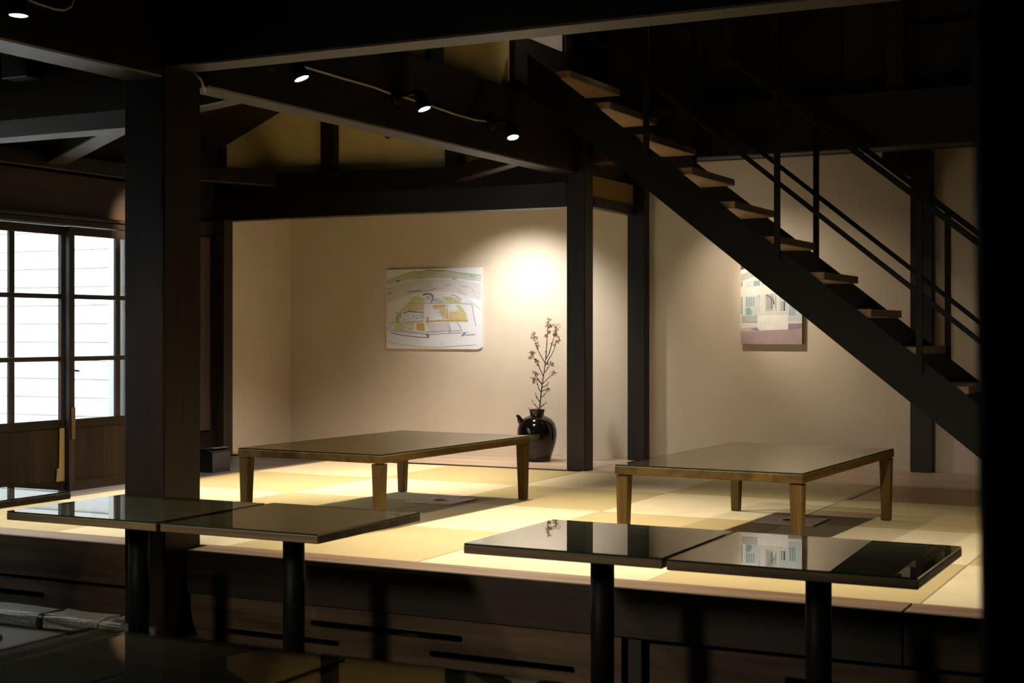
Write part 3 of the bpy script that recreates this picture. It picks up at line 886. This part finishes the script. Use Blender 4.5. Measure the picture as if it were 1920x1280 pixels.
for tw in TW[1:]:
    dd = random.uniform(-0.07, 0.07)
    n = len(tw)
    bm = bmesh.new()
    add_tube(bm, [bp_(*p, dep=dd * i / (n - 1)) for i, p in enumerate(tw)], [0.0038 - 0.0018 * i / (n - 1) for i in range(n)], n=6)
    for i in range(1, n):     # small buds along the twig
        q = bp_(*tw[i], dep=dd * i / (n - 1))
        e = q + RV * random.uniform(-0.012, 0.012) + Vector((0, 0, random.uniform(0.004, 0.014)))
        add_tube(bm, [q, (q + e) / 2, e], [0.0016, 0.0042, 0.0010], n=5)
    mk('twig', bm, M['bark'], br, origin=bp_(*tw[0]), smooth=True)
    ends.append((tw, dd))
bm = bmesh.new()
for (x, z) in [(x + random.uniform(-.5, .5), z + random.uniform(-.5, .5)) for (x, z) in BLO for _ in range(2)]:
    best = min(((abs(px - x) + abs(pz - z), dd * i / (len(tw) - 1)) for tw, dd in ends for i, (px, pz) in enumerate(tw)))
    c = bp_(x, z, best[1] + random.uniform(-0.01, 0.01))
    axis = Vector((random.uniform(-1, 1), random.uniform(-1, 1), random.uniform(-0.2, 1))).normalized()
    u, v, d = frame_of(axis)
    cv = bm.verts.new(c)
    for k in range(5):
        a = 2 * math.pi * k / 5 + random.uniform(-.2, .2)
        e1 = u * math.cos(a - 0.42) + v * math.sin(a - 0.42)
        e2 = u * math.cos(a + 0.42) + v * math.sin(a + 0.42)
        e3 = u * math.cos(a) + v * math.sin(a)
        r = random.uniform(0.014, 0.020)
        p1 = bm.verts.new(c + e1 * r * 0.8 + d * r * 0.4); p2 = bm.verts.new(c + e3 * r * 1.15 + d * r * 0.6); p3 = bm.verts.new(c + e2 * r * 0.8 + d * r * 0.4)
        bm.faces.new((cv, p1, p2)); bm.faces.new((cv, p2, p3))
mk('blossoms', bm, M['petal'], br, origin=bp_(5, 80), kind='stuff')

# --- black box on the dark boards at far left
bx = thing('black_box', (-6.66, 8.36, T - 0.003), 'black box on the dark boards beside the alcove post', 'box')
bm = bmesh.new()
add_prism(bm, [(-6.74, T - 0.003), (-6.60, T - 0.003), (-6.60, T + 0.135), (-6.64, T + 0.165), (-6.74, T + 0.165)], 'y', 8.26, 8.46)
mk('body', bm, M['box_black'], bx, origin=(-6.67, 8.36, T))
box('flap', -6.645, -6.605, 8.27, 8.45, T + 0.166, T + 0.172, M['grey_y'], bx, bevel=0.001)  # grey piece standing in for the highlight on the box top

# --- spotlights
def spotlight(base, lens, target, watts, deg, label, out=(1, 0, 0), blend=1.0, col=WARM, radius=0.03):
    base, lens, target = Vector(base), Vector(lens), Vector(target)
    d = (target - lens).normalized()
    t = thing('spotlight', base, label, 'spotlight', 'black spotlights on the beams')
    out = Vector(out)
    lathe('base', [(0.052, 0.0), (0.052, 0.018), (0.044, 0.026)], base, M['black_metal'], t, d=out, n=28)
    back = lens - d * 0.095
    tube('arm', [base + out * 0.024, base + out * 0.07 + (back - base) * 0.1, back - d * 0.012], 0.011, M['black_metal'], t, n=10)
    hd = lathe('head', [(0.012, -0.015), (0.026, -0.004), (0.033, 0.02), (0.034, 0.05), (0.0395, 0.088), (0.0395, 0.096), (0.036, 0.096), (0.034, 0.089)], back, M['black_metal'], t, d=d, n=28, cap1=False)
    lathe('lens', [(0.0335, 0.0895), (0.0335, 0.092)], back, M['lens'], t, d=d, n=28)
    spot('lamp_glow', lens + d * 0.004, target, watts, deg, parent=t, blend=blend, col=col, radius=radius)
    return t
bases = [(-4.333, 5.86, 2.735), (-4.333, 7.044, 2.735), (-4.333, 8.194, 2.738)]
names = ['lit black spotlight on the lamp beam nearest the front beam', 'middle one of the three lit black spotlights on the lamp beam', 'lit black spotlight on the lamp beam nearest the staircase']
for b_, (l, tg, w, a), nm in zip(bases, LAMPS_ON_BEAM, names):
    spotlight(b_, l, tg, w, a, nm)
for i, (l, tg, w, a) in enumerate(LAMPS_FRONT_BEAM):
    spotlight((l[0], 5.312, l[2] + 0.06), l, tg, w, a, ['spotlight behind the front beam over the near mats', 'spotlight behind the front beam near the staircase'][i], out=(0, 1, 0))
for i, (l, tg, w, a) in enumerate(LAMPS_BEAM_REAR):
    spotlight((-4.507, l[1], l[2] + 0.08), l, tg, w, a, ['spotlight on the hidden side of the lamp beam over the left mats', 'spotlight on the hidden side of the lamp beam over the far left mats'][i], out=(-1, 0, 0))
spotlight((LAMP_ALCOVE[0][0], 9.702, 2.72), *LAMP_ALCOVE, 'spotlight behind the alcove beam, shining down the alcove wall', out=(0, 1, 0), col=(1.0, 0.95, 0.88), radius=0.05)
spotlight((LAMP_PHOTO[0][0], 9.792, 2.70), *LAMP_PHOTO, 'spotlight on the back of the beam behind the staircase, above the photograph', out=(0, 1, 0))
spotlight((LAMP_PANEL[0][0] - 0.06, 9.792, 2.70), *LAMP_PANEL, 'second spotlight on the back of the beam behind the staircase', out=(0, 1, 0))
spotlight((-2.90, 9.30, 3.698), *FILL_STAIRHEAD, 'spotlight on the ceiling at the head of the staircase', out=(0, 0, -1))
for i, (l, tg, w, a) in enumerate(LAMPS_CAFE):
    spotlight((-4.371, l[1] + 0.12, 2.86), l, tg, w, a, ['lit black spotlight at the upper left corner over the cafe tables', 'spotlight on the beam towards the viewer, outside the picture', 'last spotlight on the beam towards the viewer, outside the picture'][i], radius=(0.03, 0.12, 0.30)[i])
spotlight((-4.506, 7.70, 2.72), (-4.75, 7.62, 2.62), (-6.585, 7.40, 2.13), 700, 13, 'spotlight on the hidden side of the lamp beam aimed at the left wall', out=(-1, 0, 0), col=(1.0, 0.70, 0.42))

# --- cables
tube('power_cable', [(-4.327, 5.90, 2.77), (-4.327, 6.154, 2.756), (-4.327, 6.496, 2.752), (-4.327, 6.812, 2.751), (-4.327, 6.985, 2.740)], 0.0075, M['cable'], label='pale cable between the two front spotlights on the lamp beam', cat='cable', group='pale cables on the lamp beam')
tube('power_cable', [(-4.327, 7.105, 2.742), (-4.327, 7.456, 2.734), (-4.327, 7.714, 2.724), (-4.327, 7.985, 2.722), (-4.327, 8.132, 2.733)], 0.0075, M['cable'], label='pale cable between the two back spotlights on the lamp beam', cat='cable', group='pale cables on the lamp beam')
tube('power_cable', [(-4.364, 4.22, 2.735), (-4.364, 4.36, 2.722), (-4.364, 4.45, 2.719), (-4.364, 4.50, 2.724), (-4.364, 4.54, 2.745), (-4.364, 4.565, 2.80), (-4.364, 4.57, 2.95)], 0.006, M['cable'], label='pale cable loop on the beam at the upper left corner', cat='cable')
tube('power_cable', [(-4.362, 5.32, 2.60), (-4.357, 5.37, 2.57), (-4.362, 5.41, 2.52)], 0.006, M['cable'], label='short pale cable at the head of the thick post', cat='cable')

# --- flat print helper
class Print:
    def __init__(self):
        self.bm = bmesh.new(); self.mats = []; self.k = 0
    def slot(self, m):
        if m not in self.mats: self.mats.append(m)
        return self.mats.index(m)
    def fill(self, pts, m):
        self.k += 1
        y = -0.00004 * self.k
        f = self.bm.faces.new([self.bm.verts.new((p[0], y, p[1])) for p in pts])
        f.material_index = self.slot(m)
    def line(self, pts, w, m):
        for a, b in zip(pts, pts[1:]):
            a, b = Vector(a), Vector(b)
            d = (b - a)
            if d.length < 1e-6: continue
            nrm = Vector((-d.y, d.x)).normalized() * w / 2
            e = d.normalized() * w * 0.3
            self.fill([a - e + nrm, b + e + nrm, b + e - nrm, a - e - nrm], m)
            self.k -= 1
        self.k += 0.05
    def build(self, name, parent, loc):
        me = bpy.data.meshes.new(name)
        bmesh.ops.triangulate(self.bm, faces=self.bm.faces)
        for f in self.bm.faces:
            f.normal_update()
            if f.normal.y > 0: f.normal_flip()
        self.bm.to_mesh(me); self.bm.free()
        for m in self.mats: me.materials.append(m)
        o = bpy.data.objects.new(name, me)
        COL.objects.link(o)
        o.parent = parent
        o.location = Vector(loc) - parent.location
        return o

# --- town drawing on the left alcove wall
PW, PH = 0.924, 0.678
px0, pz0 = -6.584, 1.258
pic = thing('wall_drawing', (px0 + PW / 2, WY - 0.001, pz0), "pale coloured-pencil bird's-eye town drawing on the alcove wall", 'drawing')
bm = bmesh.new()
c = 0.036
add_prism(bm, [(px0, pz0 + 0.004), (px0 + 0.4, pz0), (px0 + PW - c, pz0), (px0 + PW, pz0 + c * 0.42), (px0 + PW, pz0 + PH - 0.01), (px0 + PW - 0.004, pz0 + PH - 0.004), (px0 + 0.01, pz0 + PH - 0.006), (px0, pz0 + PH - 0.012)], 'y', WY - 0.016, WY - 0.002)
mk('sheet', bm, M['paper'], pic, origin=(px0 + PW / 2, WY - 0.01, pz0))
pr = Print()
green, lime, blue, sky, ochre, sand, grey, violet, navy, pinkish = (ink('pencil green', (0.40, 0.47, 0.16)), ink('pencil lime', (0.62, 0.64, 0.34)), ink('pencil pale blue', (0.55, 0.63, 0.66)), ink('pencil lilac grey', (0.72, 0.71, 0.76)),
    ink('pencil ochre', (0.62, 0.43, 0.13)), ink('pencil sand', (0.70, 0.58, 0.33)), ink('pencil grey', (0.30, 0.31, 0.34)), ink('pencil violet grey', (0.42, 0.40, 0.50)), ink('pencil navy', (0.13, 0.17, 0.36)), ink('pencil blush', (0.70, 0.62, 0.56)))
def U(x, y): return (x / 1278 * PW, (1 - y / 1055) * PH)
def F(pts, m): pr.fill([U(*p) for p in pts], m)
def L(pts, m, w=0.004): pr.line([U(*p) for p in pts], w, m)
# sea band and far hills
tops = [(5, 150), (300, 80), (640, 62), (960, 72), (1270, 130)]
bots = [(5, 215), (300, 150), (640, 130), (960, 145), (1270, 190)]
for i in range(4):
    F([tops[i], tops[i + 1], bots[i + 1], bots[i]], blue)
hill = [(60, 140), (160, 105), (240, 80), (330, 55), (380, 38), (430, 52), (520, 40), (580, 20), (640, 30), (760, 32), (860, 48), (980, 70), (1100, 85), (1270, 110)]
F(hill + [(1270, 125), (1100, 100), (980, 85), (860, 68), (760, 60), (640, 62), (520, 64), (430, 80), (330, 95), (240, 110), (120, 145)], lime)
L(hill, green, 0.006)
L([(560, 32), (620, 30), (700, 40), (800, 44)], green, 0.010)
# lilac water in the middle
tops = [(5, 230), (300, 165), (640, 150), (960, 165), (1270, 215)]
bots = [(5, 470), (300, 340), (640, 300), (960, 330), (1270, 430)]
for i in range(4):
    F([tops[i], tops[i + 1], bots[i + 1], bots[i]], sky)
for i in range(46):
    x, y = random.uniform(30, 1230), random.uniform(180, 400)
    w = random.uniform(15, 60)
    L([(x, y), (x + w * .5, y - random.uniform(2, 10)), (x + w, y + random.uniform(-6, 8))], random.choice([violet, grey, blue]), 0.0022)
F([(135, 172), (150, 150), (170, 150), (188, 172)], navy)
F([(880, 150), (900, 138), (945, 136), (968, 144), (940, 152), (900, 158)], ochre)
L([(1120, 112), (1185, 124)], violet, 0.008)
L([(305, 312), (400, 300), (488, 296)], violet, 0.014)
L([(800, 236), (870, 222)], violet, 0.008)
L([(1010, 240), (1090, 250), (1160, 285)], violet, 0.005)
L([(10, 260), (80, 258)], violet, 0.006)
for k in range(5):
    L([(10 + k * 8, 320), (40 + k * 10, 300 + k * 6), (70, 330 - k * 4), (30, 345)], violet, 0.004)
L([(510, 310), (560, 295), (640, 290)], grey, 0.006)
L([(630, 285), (680, 262), (770, 272)], grey, 0.004)
# town: dark loop road, blue inlet
loopr = [(505, 350), (530, 340), (600, 338), (630, 365), (635, 410), (610, 440)]
L(loopr, grey, 0.016)
L([(545, 385), (580, 375), (600, 400), (560, 415), (545, 385)], grey, 0.006)
F([(635, 395), (720, 400), (800, 445), (740, 458), (640, 440)], blue)
F([(750, 380), (870, 375), (940, 410), (1020, 450), (960, 462), (860, 450), (790, 420)], lime)
for i in range(14):
    x, y = random.uniform(770, 980), random.uniform(385, 450)
    L([(x, y), (x + 18, y - 12)], green, 0.005)
L([(870, 345), (940, 370), (1010, 418)], violet, 0.007)
L([(1090, 425), (1180, 480), (1278, 565)], violet, 0.003)
# left blocks
F([(380, 370), (530, 395), (520, 445), (310, 455)], lime)
F([(300, 460), (500, 470), (495, 560), (270, 560), (215, 600), (170, 700), (110, 820), (130, 640), (210, 540)], lime)
F([(290, 490), (490, 480), (495, 540), (280, 555)], sand)
for i in range(30):
    x, y = random.uniform(120, 230), random.uniform(580, 810)
    L([(x, y), (x + 14, y - 10), (x + 22, y + 4)], green, 0.006)
L([(300, 460), (500, 460)], grey, 0.004)
L([(505, 690), (505, 462), (960, 460), (1150, 480), (1185, 700)], violet, 0.006)
L([(250, 590), (300, 565), (505, 580)], navy, 0.008)
L([(250, 590), (245, 700), (500, 690)], violet, 0.005)
for i in range(26):
    x, y = random.uniform(265, 490), random.uniform(600, 680)
    L([(x, y), (x + random.uniform(10, 40), y + random.uniform(-6, 6))], random.choice([grey, violet, navy]), 0.003)
F([(250, 710), (390, 715), (385, 800), (245, 790)], pinkish)
F([(410, 720), (520, 720), (525, 825), (420, 815)], ochre)
F([(110, 740), (230, 720), (240, 800), (120, 815)], lime)
F([(300, 780), (380, 790), (375, 815), (300, 810)], lime)
for i in range(18):
    x, y = random.uniform(130, 510), random.uniform(715, 810)
    L([(x, y), (x + random.uniform(10, 30), y - random.uniform(-10, 10))], random.choice([grey, green, ochre]), 0.003)
# right ochre blocks
F([(640, 485), (800, 475), (800, 530), (650, 540)], sand)
F([(720, 545), (830, 530), (840, 660), (760, 650)], sand)
F([(840, 580), (960, 560), (1080, 600), (1090, 680), (850, 690)], sand)
F([(930, 480), (1000, 490), (1090, 630), (1050, 640)], lime)
L([(540, 700), (700, 690), (1090, 690)], ochre, 0.012)
L([(640, 500), (800, 495)], ochre, 0.012)
F([(550, 640), (585, 640), (575, 720), (545, 720)], ochre)
for i in range(34):
    x, y = random.uniform(660, 1080), random.uniform(490, 680)
    L([(x, y), (x + random.uniform(-10, 30), y + random.uniform(-20, 20))], random.choice([grey, ochre, violet, sand]), 0.0032)
L([(825, 480), (835, 700), (865, 850)], grey, 0.004)
F([(560, 730), (800, 710), (830, 820), (590, 835)], sky)
for (a, b) in (((810, 700), (850, 850)), ((835, 700), (875, 835)), ((950, 695), (1010, 800)), ((1150, 500), (1200, 760))):
    L([a, b], violet, 0.006)
L([(20, 710), (250, 715), (500, 705)], grey, 0.004)
L([(20, 800), (60, 740), (110, 700)], violet, 0.004)
L([(20, 810), (400, 850), (560, 868), (1100, 840)], violet, 0.005)
L([(200, 815), (400, 835), (560, 850)], violet, 0.003)
L([(560, 835), (1020, 815)], violet, 0.006)
L([(60, 845), (200, 875), (400, 900), (580, 908)], navy, 0.006)
F([(545, 860), (580, 862), (578, 905), (560, 905)], navy)
F([(1010, 880), (1060, 838), (1072, 845), (1035, 880), (1020, 895)], navy)
L([(1050, 876), (1190, 868)], grey, 0.006)
L([(10, 960), (200, 1000), (500, 1030), (700, 1035), (900, 1020), (1200, 1000)], violet, 0.004)
for (x, y) in ((165, 940), (410, 950), (740, 985)):
    L([(x, y - 15), (x + 2, y + 15)], violet, 0.003)
pr.build('pencil_work', pic, (px0, WY - 0.0163, pz0))

# --- photograph panel on the right alcove wall
QW, QH = 0.470, 0.62
qx0, qz0 = -3.442, 1.308
ph = thing('photo_panel', (qx0 + QW / 2, WY - 0.001, qz0), 'photograph of a white pavilion on a thick panel, half hidden behind the staircase', 'photograph')
box('panel', qx0, qx0 + QW, WY - 0.032, WY - 0.002, qz0, qz0 + QH, M['board_edge'], ph, bevel=0.001)
pr = Print()
def U(x, y): return ((x - 138) / 728 * QW, (1052 - y) / 728 * QW)     # picture units, origin lower left
def F(pts, m): pr.fill([U(*p) for p in pts], m)
def L(pts, m, w=0.004): pr.line([U(*p) for p in pts], w, m)
pk, pw, pg, pb, pd, pl, pv = (ink('photo pink paving', (0.47, 0.36, 0.38)), ink('photo white', (0.80, 0.79, 0.78)), ink('photo grey', (0.52, 0.51, 0.52)), ink('photo blue glass', (0.30, 0.42, 0.47)), ink('photo dark', (0.09, 0.11, 0.12)), ink('photo pale blue', (0.60, 0.68, 0.72)), ink('photo mauve', (0.36, 0.28, 0.36)))
F([(138, 1052), (866, 1052), (866, 100), (138, 100)], pw)
F([(138, 1052), (866, 1052), (866, 820), (700, 820), (138, 870)], pk)
F([(138, 870), (400, 850), (400, 900), (138, 905)], ink('photo pale paving', (0.68, 0.58, 0.55)))
F([(255, 875), (340, 860), (370, 893), (300, 895)], pv)
F([(138, 105), (866, 105), (866, 130), (330, 130), (240, 170), (138, 190)], pd)
F([(138, 190), (240, 160), (330, 130), (600, 130), (600, 200), (260, 200), (138, 245)], pw)
F([(138, 245), (260, 200), (600, 200), (600, 260), (330, 260), (180, 310), (138, 315)], pg)
F([(200, 320), (440, 300), (440, 385), (200, 390)], pl)
F([(295, 318), (370, 315), (370, 372), (295, 376)], pb)
F([(142, 320), (160, 318), (160, 385), (142, 388)], pb)
F([(390, 330), (470, 330), (470, 365), (390, 365)], pb)
F([(138, 395), (700, 370), (700, 460), (138, 492)], pw)
F([(195, 500), (345, 490), (345, 720), (195, 720)], pl)
for x in (205, 232, 258, 285):
    F([(x, 505), (x + 17, 503), (x + 17, 615), (x, 615)], pb)
F([(200, 640), (240, 620), (275, 665), (270, 712), (205, 712)], pb)
F([(142, 500), (160, 500), (160, 705), (142, 705)], pb)
F([(345, 480), (600, 462), (600, 670), (345, 690)], ink('photo pale grey', (0.66, 0.66, 0.66)))
F([(345, 480), (375, 480), (372, 560)], pg)
F([(440, 480), (530, 470), (540, 660), (440, 665)], pg)
for x in (455, 470, 500, 515, 550):
    F([(x, 500), (x + 10, 500), (x + 10, 640), (x, 640)], pd if x in (500,) else pb)
arch = [(430 + 110 * math.sin(a), 600 - 115 * math.cos(a)) for a in [i * 0.16 for i in range(10)]] + [(540, 665)]
L(arch, pw, 0.012)
for x in (182, 385, 415, 585):
    F([(x - 9, 330), (x + 9, 330), (x + 9, 790 if x == 182 else 690), (x - 9, 790 if x == 182 else 690)], pw)
F([(600, 470), (866, 480), (866, 810), (600, 800)], pl)
for x in (620, 650, 720, 745, 770):
    F([(x, 560), (x + 18, 560), (x + 18, 720), (x, 720)], pb if x != 650 else pd)
F([(705, 785), (866, 790), (866, 812), (705, 815)], pw)
F([(705, 815), (866, 815), (866, 850), (705, 885)], pv)
F([(150, 720), (340, 720), (340, 800), (150, 800)], pg)
F([(340, 705), (705, 690), (705, 884), (375, 895), (340, 870)], ink('photo bright white', (0.86, 0.86, 0.85)))
F([(325, 680), (705, 668), (705, 700), (345, 712)], pw)
L([(345, 713), (705, 702)], pg, 0.003)
L([(345, 692), (705, 684)], pg, 0.002)
L([(374, 715), (374, 893)], pg, 0.0015)
pr.build('print', ph, (qx0, WY - 0.0323, qz0))
